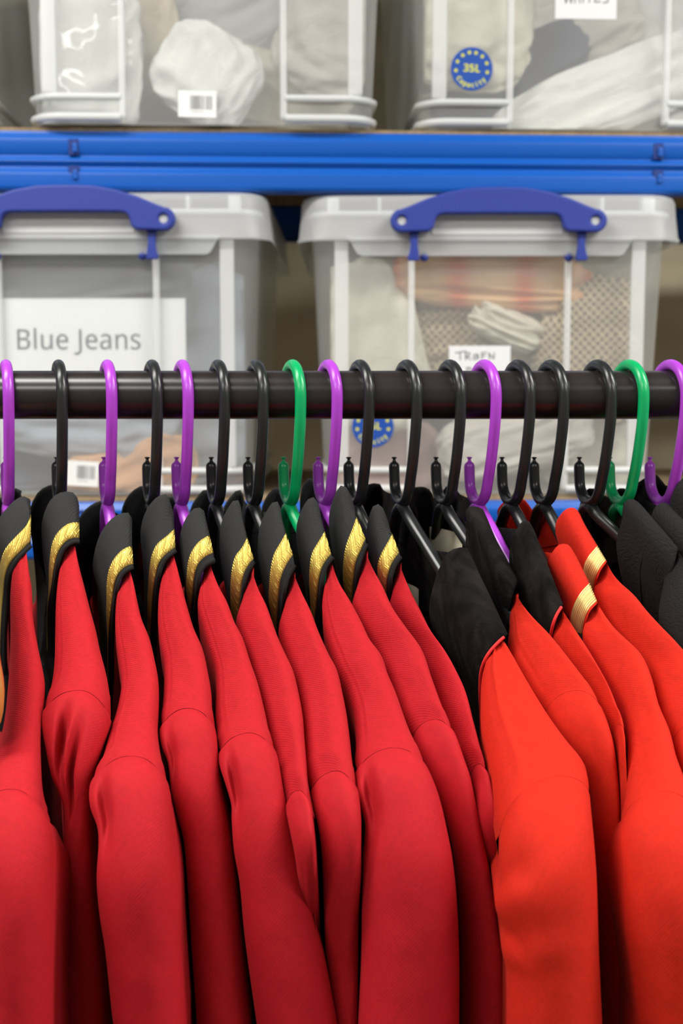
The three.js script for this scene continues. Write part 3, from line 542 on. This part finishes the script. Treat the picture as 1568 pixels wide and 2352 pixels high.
    c: [[1338, 1198, 1328, 1176, 1316, 1170, 1301, 1174, 1286, 1189, 1277, 1208, 1278, 1228, 1284, 1248, 1295, 1275], [1371, 1252, 1353, 1273, 1341, 1293, 1338, 1312, 1338, 1330], [1392, 1288, 1378, 1307, 1368, 1330, 1363, 1364], [1393, 1291, 1380, 1310, 1370, 1334, 1365, 1368]] },
  { kind: 'coat', s: 1640, soft: 1, l: 14, l0: [1530, 1290, 1525, 1330, 1528, 1380], r: [1552, 1262, 1590, 1310, 1640, 1370, 1690, 1440, 1725, 1520, 1745, 1620, 1765, 1750, 1785, 1950, 1800, 2352],
    c: [[1478, 1166, 1470, 1158, 1455, 1150, 1440, 1155, 1433, 1200, 1422, 1240, 1428, 1300, 1445, 1370], null, null, [1558, 1258, 1552, 1280, 1542, 1320, 1532, 1400, 1530, 1470]] },
  { kind: 'coat', s: 1640, soft: 1, l: 15, l0: [1604, 1290, 1600, 1330], r: [1626, 1262, 1680, 1310, 1730, 1370, 1780, 1440, 1815, 1520, 1840, 1620, 1860, 1750, 1880, 1950, 1900, 2352],
    c: [[1547, 1170, 1540, 1162, 1525, 1158, 1511, 1166, 1500, 1190, 1497, 1215, 1505, 1260, 1520, 1320], null, null, [1632, 1258, 1622, 1285, 1612, 1330, 1604, 1400, 1602, 1470]] },
  { kind: 'coat', s: 1640, soft: 1, l: 16, l0: [1664, 1280, 1660, 1320], r: [1686, 1250, 1750, 1310, 1810, 1370, 1860, 1440, 1900, 1520, 1925, 1620, 1950, 1750, 1970, 1950, 1990, 2352],
    c: [[1606, 1128, 1590, 1104, 1575, 1100, 1555, 1120, 1540, 1160, 1545, 1200, 1560, 1260, 1580, 1320], null, null, [1692, 1246, 1682, 1272, 1668, 1320, 1662, 1400, 1658, 1460]] },
];
J.forEach((j) => {
  j.R = poly(j.r);
  if (typeof j.l === 'number') {
    const n = J[j.l].R, l0 = poly(j.l0), y0 = l0[l0.length - 1][1], l1 = j.l1 ? poly(j.l1) : null, y1 = l1 ? l1[0][1] : 9999, a = [...l0];
    for (let y = y0 + 50; y <= 2360 && y < y1 - 25; y += 50) a.push([Math.max(edgeAt(n, y) + 4, a[a.length - 1][0] + (y < y0 + 120 ? 2 : -99)), y]);
    if (l1) a.push(...l1);
    j.L = a;
  } else j.L = poly(j.l);
});

function buildJacket(j, k) {
  const hf = hangerFrame(k), N = hf.p(-0.0085, -0.078), isRed = j.kind !== 'coat', bodyM = j.kind === 'gold' ? M.crimson : isRed ? M.scarlet : M.wool, sleeveM = j.kind === 'gold' ? M.crimsonSleeve : isRed ? M.scarletSleeve : M.wool;
  const mirror = (p) => p.clone().addScaledVector(ND, -2 * p.clone().sub(N).dot(ND));
  const SIDE = V(Math.cos(ANG), 0, -Math.sin(ANG));
  const mirrorThin = (p) => { const q = mirror(p), b = q.clone().sub(N).dot(SIDE), a = -q.clone().sub(N).dot(ND), f = lerp(0.9, 0.42, sstep(0.03, 0.16, a)); return q.addScaledVector(SIDE, b * f - b); };
  const g = base('jacket'); g.userData.k = undefined; delete g.userData.k;
  // ---- path of sections
  const yTop = j.R[0][1] + 2, yS = j.s, back = j.back || 0;
  const Ds = depthOn(yS) + back;
  const depth = (y) => (y <= yS ? depthOn(y) + back : Ds - 0.026 * (1 - Math.exp(-(y - yS) / 87)) + (j.sback || 0) * sstep(60, 430, y - yS));
  const section = (y) => {
    const xl = edgeAt(j.L, y), xr = Math.max(edgeAt(j.R, y), edgeAt(j.L, y) + 12), D = depth(y), tilt = (typeof j.l === 'number' ? 0.02 : 0.013) - 0.009 * sstep(yS - 60, yS + 60, y), ext = typeof j.l === 'number' ? 16 * sstep(yTop + 60, yTop + 140, y) * (1 - sstep(yS - 40, yS, y)) : 0, a = at(xl - ext, y, D + tilt), b = at(xr, y, D);
    return { c: a.clone().add(b).multiplyScalar(0.5), w: b.clone().sub(a).length() / 2, W: b.clone().sub(a).normalize(), y };
  };
  const ys = []; for (let y = yTop; y < yS - 1; y += 9) ys.push(y); ys.push(yS);
  const slY = []; for (let y = yS; y < 2360; y += 11) slY.push(y);
  const shoulder = ys.map(section), sleeve = slY.map(section);
  const normals = (list, first) => list.forEach((s, i) => {
    const t = list[Math.min(i + 8, list.length - 1)].c.clone().sub(list[Math.max(i - 8, 0)].c);
    t.x = 0; t.normalize(); s.N = V(0, -t.z, t.y); if (s.N.z < 0) s.N.negate(); if (first && i === 0) s.N.y += 0; s.T = t;
  });
  const all = [...shoulder, ...sleeve.slice(1)]; normals(all, false);
  sleeve[0].N = shoulder[shoulder.length - 1].N; sleeve[0].T = shoulder[shoulder.length - 1].T;
  const A = 48;
  const bulge = (s) => s.w * lerp(0.72, 0.95, sstep(yS - 20, yS + 220, s.y)) * lerp(0.25, 1, sstep(yTop - 10, yTop + 110, s.y)), q0s = j.q0 ?? 0.22;
  const foldDepth = (y, q) => { let d = 0; for (const [fy, fq, len, wid, dep0, slant] of j.folds || []) { const dep = dep0 * sstep(yS + 6, yS + 70, y); const t = (y - fy) / len, qq = (q - fq + slant * t * 0.5) / wid; d += dep * Math.exp(-t * t * 1.2 - qq * qq); } return d; };
  // fine seams: one where shoulder front and back meet, drawn as a small ridge
  const ridge = (s, q) => sstep(0, 70, yS - s.y) * ((j.seam ? 0.0007 * Math.exp(-(((q + 0.6) / 0.03) ** 2)) - 0.0008 * Math.exp(-(((q + 0.69) / 0.05) ** 2)) : 0) + (j.crease ? 0.0016 * Math.exp(-(((q - j.crease) / 0.09) ** 2)) : 0));
  const arch = (s, off, slv) => {
    const out = [], r = bulge(s), sag = s.w * 0.34 * sstep(yS - 260, yS - 10, s.y) * (1 - 0.8 * sstep(yS + 40, yS + 300, s.y));
    for (let i = 0; i <= A; i++) {
      const th = -Math.PI / 2 + Math.PI * i / A, q = Math.sin(th), e = slv ? foldDepth(s.y, q) : 0;
      const nz = 0.0009 * perlin.noise(s.y * 0.012 + k * 7, q * 1.6 + k, 3.7) * (slv ? 0.7 : 1);
      const q0 = q0s * (1 - 0.6 * sstep(yS, yS + 120, s.y)), rr = Math.sqrt(Math.max(0, 1 - ((q - q0) / (q > q0 ? 1 - q0 : 1 + q0)) ** 2));
      out.push(s.c.clone().addScaledVector(s.W, q * (s.w + off))
        .addScaledVector(s.T, sag * (q * q - 1) - (j.slant || 0) * sag * q * 3).addScaledVector(s.N, Math.max(rr, 0) * r + (off + nz + (slv ? 0 : ridge(s, q)) - e) * Math.max(rr, 0.15)));
    }
    return out;
  };
  // ---- body: roof over both shoulders with the front and back hanging from it
  const hemY = N.y - 0.72, drop = [0.008, 0.022, 0.045, 0.08, 0.11, 0.14, 0.17, 0.2, 0.25, 0.32, 0.42, 1];
  const leanAt = (wy) => { // how far the sleeve has moved sideways at height wy
    if (wy >= sleeve[0].c.y) return 0;
    for (let i = 1; i < sleeve.length; i++) if (sleeve[i].c.y <= wy) return sleeve[i].c.x - sleeve[0].c.x;
    return sleeve[sleeve.length - 1].c.x - sleeve[0].c.x;
  };
  const rowOf = (s, off) => {
    const a = arch(s, off, false), full = s.c.y - hemY, L = [], R = [];
    for (const f of drop) {
      const h = f === 1 ? full : f, sh = 1 - 0.74 * sstep(0.0, 0.07, h), mid = a[0].clone().add(a[A]).multiplyScalar(0.5); mid.x += leanAt(a[0].y - h); const wd = Math.max(s.w * sh, Math.min(0.005, s.w + h * 0.05));
      L.push(mid.clone().addScaledVector(s.W, -wd).setY(a[0].y - h)); R.push(mid.clone().addScaledVector(s.W, wd).setY(a[A].y - h));
    }
    return [...L.reverse(), ...a, ...R];
  };
  const near = shoulder.map((s, i) => { const e = yS - s.y; return rowOf(s, e < 14 ? -0.0009 * (1 - e / 14) * (j.soft ? 0 : 1) : e < 40 ? 0.0004 : 0); });
  const first = near[0], neckRows = [];
  for (const [f, d] of [[0.006, 0.05], [0.04, 0.17]]) neckRows.push(first.map((p) => { const q = p.clone().addScaledVector(ND, -f); q.y = Math.max(Math.min(q.y, hemY + 0.02), q.y - d); return q; }));
  const nearAll = [...neckRows.reverse(), ...near], farAll = nearAll.map((r) => r.map(mirrorThin)).reverse();
  const body = mesh('body', sheet([...farAll, ...nearAll], { mid: drop.length + A / 2 }), bodyM, g);
  // ---- sleeves: closed tubes
  const sleeveRows = [], depthBack = 0.085;
  const closedRow = (s, off, back) => {
    const a = arch(s, off, true), bk = [], n = 8, dir = s.N.clone().lerp(V(0, 0, 1), 0.6).normalize();
    const w = s.w + off;
    for (let i = 1; i < n; i++) { const t = i / n * Math.PI, q = Math.cos(t); bk.push(s.c.clone().addScaledVector(s.W, q * w * 0.92).addScaledVector(dir, -back * (0.55 + 0.45 * Math.sin(t)))); }
    return [...a, ...bk];
  };
  const puff = j.soft ? 0.0006 : 0.0013;
  sleeve.forEach((s, i) => {
    const e = s.y - yS, off = e < 1 ? (j.soft ? -0.0001 : -0.0012) : e < 12 ? lerp(0, puff, e / 12) : puff * (1 - sstep(12, 150, e));
    sleeveRows.push(closedRow(s, off, lerp(0.05, depthBack, sstep(0, 160, e))));
  });
  const lastS = sleeve[sleeve.length - 1], lowRow = sleeveRows[sleeveRows.length - 1];
  for (const d of [0.05, 0.12, 0.2, 0.28]) sleeveRows.push(lowRow.map((p) => V(p.x, p.y - d, p.z)));
  const sl = mesh('sleeve', sheet(sleeveRows, { closed: true, mid: A / 2 }), sleeveM, g);
  mesh('sleeve', sheet(sleeveRows.map((r) => r.map(mirrorThin)), { closed: true, mid: A / 2 }), sleeveM, g);
  // ---- collar: a band round the neck, its nearer half given, the farther half its reflection
  const cl = j.c.map((q) => (q ? poly(q) : null)), last = (a) => a[a.length - 1];
  if (j.kind === 'gold') {
    const [t, a, b, e] = cl, tx = (last(a)[0] + last(b)[0]) / 2, ye = last(e)[1] + 120;
    t.push([last(t)[0] + 3, last(t)[1] + 50], [tx - 16, ye - 40]); a.push([tx - 1, ye]); b.push([tx + 1.5, ye]); e.push([last(e)[0] - 1, ye]);
  } else { const [t, , , e] = cl; t.push([last(t)[0] + 16, last(t)[1] + 80]); e.push([last(e)[0] + 1, last(e)[1] + 70]); if (cl[1]) { cl[1].push([last(cl[1])[0] + 3, last(cl[1])[1] + 70]); cl[2].push([last(e)[0] - 2, last(e)[1]]); } }
  const n = 30, [pt, pg, pb, pe] = cl.map((q) => (q ? resample(q, n) : null)), y0 = pe[0][1], D0 = depthOn(y0) + back - 0.003;
  const lean = j.kind === 'gold' ? 0.02 : j.kind === 'red' ? 0.03 : 0.035;
  const goBack = (q) => (j.kind === 'gold' ? 0.064 : 0.03) * Math.pow(clamp((q - 0.22) / 0.78, 0, 1), 1.35) - 0.004 * Math.sin(clamp(q / 0.4, 0, 1) * Math.PI);
  const cm = j.kind === 'gold' ? M.blackTwill : j.kind === 'velvet' ? M.velvet : j.kind === 'red' ? M.scarlet : M.wool;
  const lines = pg ? [[pt, 0], [pg, 0.5], [pb, 0.86], [pe, 1]] : [[pt, 0], [pe, 1]];
  const colPoint = (i, f, lift = 0) => {   // f 0 at the upper edge, 1 at the lower
    let a = 0; while (a < lines.length - 2 && lines[a + 1][1] < f) a++;
    const [p, fa] = lines[a], [q, fb] = lines[a + 1], t = (f - fa) / (fb - fa), x = lerp(p[i][0], q[i][0], t), y = lerp(p[i][1], q[i][1], t);
    const d = D0 + goBack(i / (n - 1)) + lean * (1 - f) * (1 - 0.4 * i / (n - 1)) - 0.004 * Math.sin(f * Math.PI) - lift;
    return at(x, y, d);
  };
  const fs = [0, 0.04, 0.15, 0.3, 0.5, 0.68, 0.86, 0.95, 1], cols = [];
  for (let i = 0; i < n; i++) cols.push(fs.map((f) => colPoint(i, f)));
  const wrap = []; for (const b of [0.075, 0.055, 0.03, 0.012]) wrap.push(cols[0].map((p, m) => p.clone().addScaledVector(ND, -b).add(V(-0.0012 - 0.02 * b, -0.06 * b, 0))));
  const nearCols = [...wrap.filter((c) => c[0].clone().sub(N).dot(ND) > 0.004), ...cols];
  const clampN = (p) => { const d = p.clone().sub(N).dot(ND); return d < 0.002 ? p.clone().addScaledVector(ND, 0.002 - d) : p; };
  const nc = nearCols.map((c) => c.map(clampN)), nearTop = Math.max(...nc.map((c) => c[0].y)), lift = Math.max(0, N.y + (j.kind === 'red' ? -0.006 : j.kind === 'gold' ? -0.002 : 0.012) - nearTop), wide = j.kind === 'gold' ? 1.25 : 2.4;
  const fc = nc.map((c) => c.map((p, m) => { const q = mirror(p), b = q.clone().sub(N).dot(SIDE); return q.addScaledVector(SIDE, b < 0 ? b * (wide - 1) : 0).add(V(0, lift - 0.03 * sstep(0.2, 1, fs[m]), 0)); })).reverse();
  const inner = (c) => c;
  const ring = [...nc, ...fc];
  // rows run down the band; the upper edge is rolled inwards so that it has thickness
  const centre = (c) => V(N.x, c.y, N.z);
  const rowsC = [];
  const inset = (p, d, dy) => { const v = centre(p).sub(p); v.y = 0; const len = v.length(); return p.clone().addScaledVector(v, d / Math.max(len, 0.004)).add(V(0, dy, 0)); };
  rowsC.push(ring.map((c) => inset(c[4], 0.0034, 0)), ring.map((c) => inset(c[1], 0.0032, -0.001)), ring.map((c) => inset(c[0], 0.0026, 0.0004)), ring.map((c) => inset(c[0], 0.0013, 0.0011)));
  for (let m = 0; m < fs.length; m++) rowsC.push(ring.map((c) => c[m]));
  rowsC.push(ring.map((c) => inset(c[fs.length - 1], 0.002, -0.0008)));
  const collar = mesh('collar', sheet(rowsC, { closed: true }), cm, g);
  if (pg) {
    const band = (fa, fb, lift) => {
      const rows = [];
      for (let i = -1; i < n; i++) {
        const row = [];
        for (let m = 0; m <= 6; m++) {
          const f = lerp(fa, fb, m / 6), e = (m === 0 || m === 6) ? -0.0004 : lift;
          let p = colPoint(Math.max(i, 0), f, e); if (i < 0) p.addScaledVector(ND, -0.012).add(V(-0.001, 0, 0));
          row.push(p);
        }
        rows.push(row);
      }
      const lenW = (fb - fa);
      return sheet(rows, { uv: (i, jj, u, v) => [jj / 6, v / 0.019] });
    };
    mesh('gold_braid', band(0.5, 0.86, j.kind === 'gold' ? 0.0011 : 0.0014), j.kind === 'gold' ? M.gold : M.goldLace, collar).userData.label = j.kind === 'gold' ? 'embroidered gold braid' : 'pale gold lace band';
    if (j.kind === 'gold') mesh('piping', tube(Array.from({ length: n }, (_, i) => colPoint(i, 0.96, 0.0006)), 0.0014, 60, 8), M.blackTwill, collar);
  }
  if (j.kind === 'velvet') {
    if (k !== 11) mesh('piping', tube(Array.from({ length: n - 2 }, (_, i) => colPoint(i + 1, 1.0, 0.0008)), 0.001, 70, 8), M.piping, collar).userData.label = 'thin red piping';
    if (k < 12) { // cream lining showing inside the neck
      const rows = [];
      for (let i = 0; i <= 10; i++) { const row = []; for (let m = 0; m <= 8; m++) { const a = lerp(-1.1, 1.1, m / 8); row.push(V(N.x, N.y, N.z).addScaledVector(ND, -0.005 + 0.035 * Math.sin(a)).add(V(0.006 * Math.cos(a), (k === 10 ? -0.05 : -0.014) - (k === 10 ? 0.006 : 0.0026) * i, 0))); } rows.push(row); }
      mesh('lining', sheet(rows), M.lining, body).userData.label = 'cream lining inside the neck';
    }
  }
  // ---- the way the hanger's arm runs under the shoulder
  const armPts = [0.1, 0.45, 0.8].map((f) => { const s = shoulder[Math.round(f * (shoulder.length - 1))]; return s.c.clone().addScaledVector(s.N, bulge(s) - 0.0175).add(V(0, -0.001, 0)); });
  const under = colPoint(2, 0.97, 0).addScaledVector(ND, j.kind === 'gold' ? -0.013 : -0.02).add(V(0, j.kind === 'gold' ? -0.026 : j.kind === 'velvet' && k < 12 ? -0.01 : -0.016, 0));
  { // keep it behind the shoulder as the eye runs along the row of jackets
    let best = shoulder[0]; const el = (p) => (EYE - p.y) / -p.z, e = el(under);
    for (const q of shoulder) if (Math.abs(el(q.c) - e) < Math.abs(el(best.c) - e)) best = q;
    if (j.kind === 'gold') under.x = best.c.x * under.z / best.c.z;
  }
  return { g, armPts, mirror, under, N };
}

const KINDS = { gold: ['crimson tunic with gold-braided black collar', 'gold-braided crimson tunics'], velvet: ['scarlet tunic with a black velvet collar', 'velvet-collared scarlet tunics'], red: ['orange-red tunic with a red collar and pale gold lace', 'gold-laced scarlet tunics'], coat: ['black wool coat', 'black wool coats'] };
const COLOURS = { p: ['purple', M.hangPurple], b: ['black', M.hangBlack], g: ['green', M.hangGreen] };
const ROD = 0.0037;
J.forEach((j, k) => {
  const { g, armPts, mirror, under, N } = buildJacket(j, k);
  tag(g, `${KINDS[j.kind][0]}, ${ORD[k]} garment from the wooden hanger`, j.kind === 'coat' ? 'coat' : 'jacket', KINDS[j.kind][1]);
  g.name = g.name.replace('jacket', j.kind === 'coat' ? 'black_coat' : j.kind === 'gold' ? 'braided_tunic' : j.kind === 'velvet' ? 'velvet_collar_tunic' : 'laced_tunic');
  // hanger
  const f = hangerFrame(k), [cn, m] = COLOURS[HANGERS[k][1]], h = base('clothes_hanger', f.o);
  tag(h, `${cn} plastic hanger, ${ORD[k]} along the rail from the wooden hanger`, 'hanger', `${cn} plastic hangers on the rail`);
  const P = (u, v) => f.p(u / 1000, v / 1000).sub(f.o);
  const pts = [P(-21.4, -15), P(-21.2, -8)];
  for (let i = 0; i <= 12; i++) { const t = Math.PI - Math.PI * i / 12; pts.push(P(21.1 * Math.cos(t), -1.3 + 21.1 * Math.sin(t))); }
  pts.push(P(20, -16), P(16.5, -32), P(12.5, -46), P(8.6, -56));
  for (let i = 1; i <= 8; i++) { const t = -Math.PI * i / 8 - 0.12 * (1 - i / 8); pts.push(P(-8.5 + 15.8 * Math.cos(t), -57 + 15 * Math.sin(t))); }
  pts.push(P(-25, -50));
  const curve = new THREE.CatmullRomCurve3(pts, false, 'centripetal').getSpacedPoints(110);
  const tip = [[0, 1], [0.6, 1], [2.2, 0.93], [3.4, 0.72], [4.2, 0.42], [5, 0.3], [6.2, 0.28], [6.7, 0.5], [7.3, 0.5], [7.6, 0.02]];
  const hp = [curve[0].clone(), ...curve, ...tip.map(([d]) => P(-25, -50 + 0.2 + d))], hr = [0.0002, ...curve.map((_, i) => ROD * (i < 3 ? 0.8 + 0.07 * i : 1)), ...tip.map(([, r]) => ROD * r)];
  mesh('hook', rod(hp, hr, 14), m, h);
  // arms: from the foot of the hook down under the shoulders,
  const W = (p) => p.clone().sub(f.o);
  const farPts = armPts.map(mirror);
  const arm = (a, sgn, un) => {
    const end = a[2].clone().add(V(0, -0.016, 0)).addScaledVector(ND, sgn * 0.004);
    const c = new THREE.CatmullRomCurve3([P(-8.5 - sgn * 6, -74.5), P(-8.5 + sgn * 3, -75.5), P(-8.5 + sgn * 9, -79), W(un), W(a[1]), W(a[2]), W(end)], false, 'centripetal').getSpacedPoints(60);
    return rod(c, c.map((_, i) => (i === 0 || i === 60 ? 0.0005 : 0.004)), 12);
  };
  mesh('arm', arm(armPts, 1, under), m, h);
  mesh('arm', arm(farPts, -1, mirror(under)), m, h);
});

// ---------------------------------------------------------------- varnished wooden hanger at the end of the row
{
  const o = at(-96, 907, RD); o.y = RAIL.y; o.z = RAIL.z;
  const h = base('wooden_hanger', o);
  tag(h, 'varnished wooden hanger with a broad rounded end beside the row of tunics', 'hanger');
  const P = (u, v) => V(u * ND.x, v, u * ND.z), hook = [P(-0.0196, -0.02)];
  for (let i = 0; i <= 10; i++) { const t = Math.PI - Math.PI * i / 10; hook.push(P(0.0196 * Math.cos(t), -0.0016 + 0.0196 * Math.sin(t))); }
  hook.push(P(0.0165, -0.018), P(0.009, -0.032), P(0, -0.045), P(0, -0.085));
  mesh('hook', tube(hook, 0.0018, 70, 10), M.steel, h);
  const tipN = at(-26, 1636, 0.745).sub(o);
  const arm = (sgn) => {
    const rows = [], n = 30;
    for (let i = 0; i <= n; i++) {
      const t = i / n, c = V(0, -0.088, 0).lerp(V(tipN.x * sgn, tipN.y, tipN.z * sgn), t); c.y += 0.03 * Math.sin(t * Math.PI) * (1 - t * 0.4);
      const e = t > 0.93 ? Math.sqrt(Math.max(0, 1 - ((t - 0.93) / 0.07) ** 2)) : t < 0.02 ? 0.7 : 1, hh = lerp(0.012, 0.0225, t) * e, ww = lerp(0.007, 0.0105, t * t) * e, row = [];
      for (let m = 0; m < 20; m++) { const a = m / 20 * Math.PI * 2; row.push(c.clone().add(V(Math.cos(a) * ww, Math.sin(a) * hh, 0))); }
      rows.push(row);
    }
    return sheet(rows, { closed: true });
  };
  mesh('arm', arm(1), M.wood, h); mesh('arm', arm(-1), M.wood, h);
}

renderer.render(scene, camera);
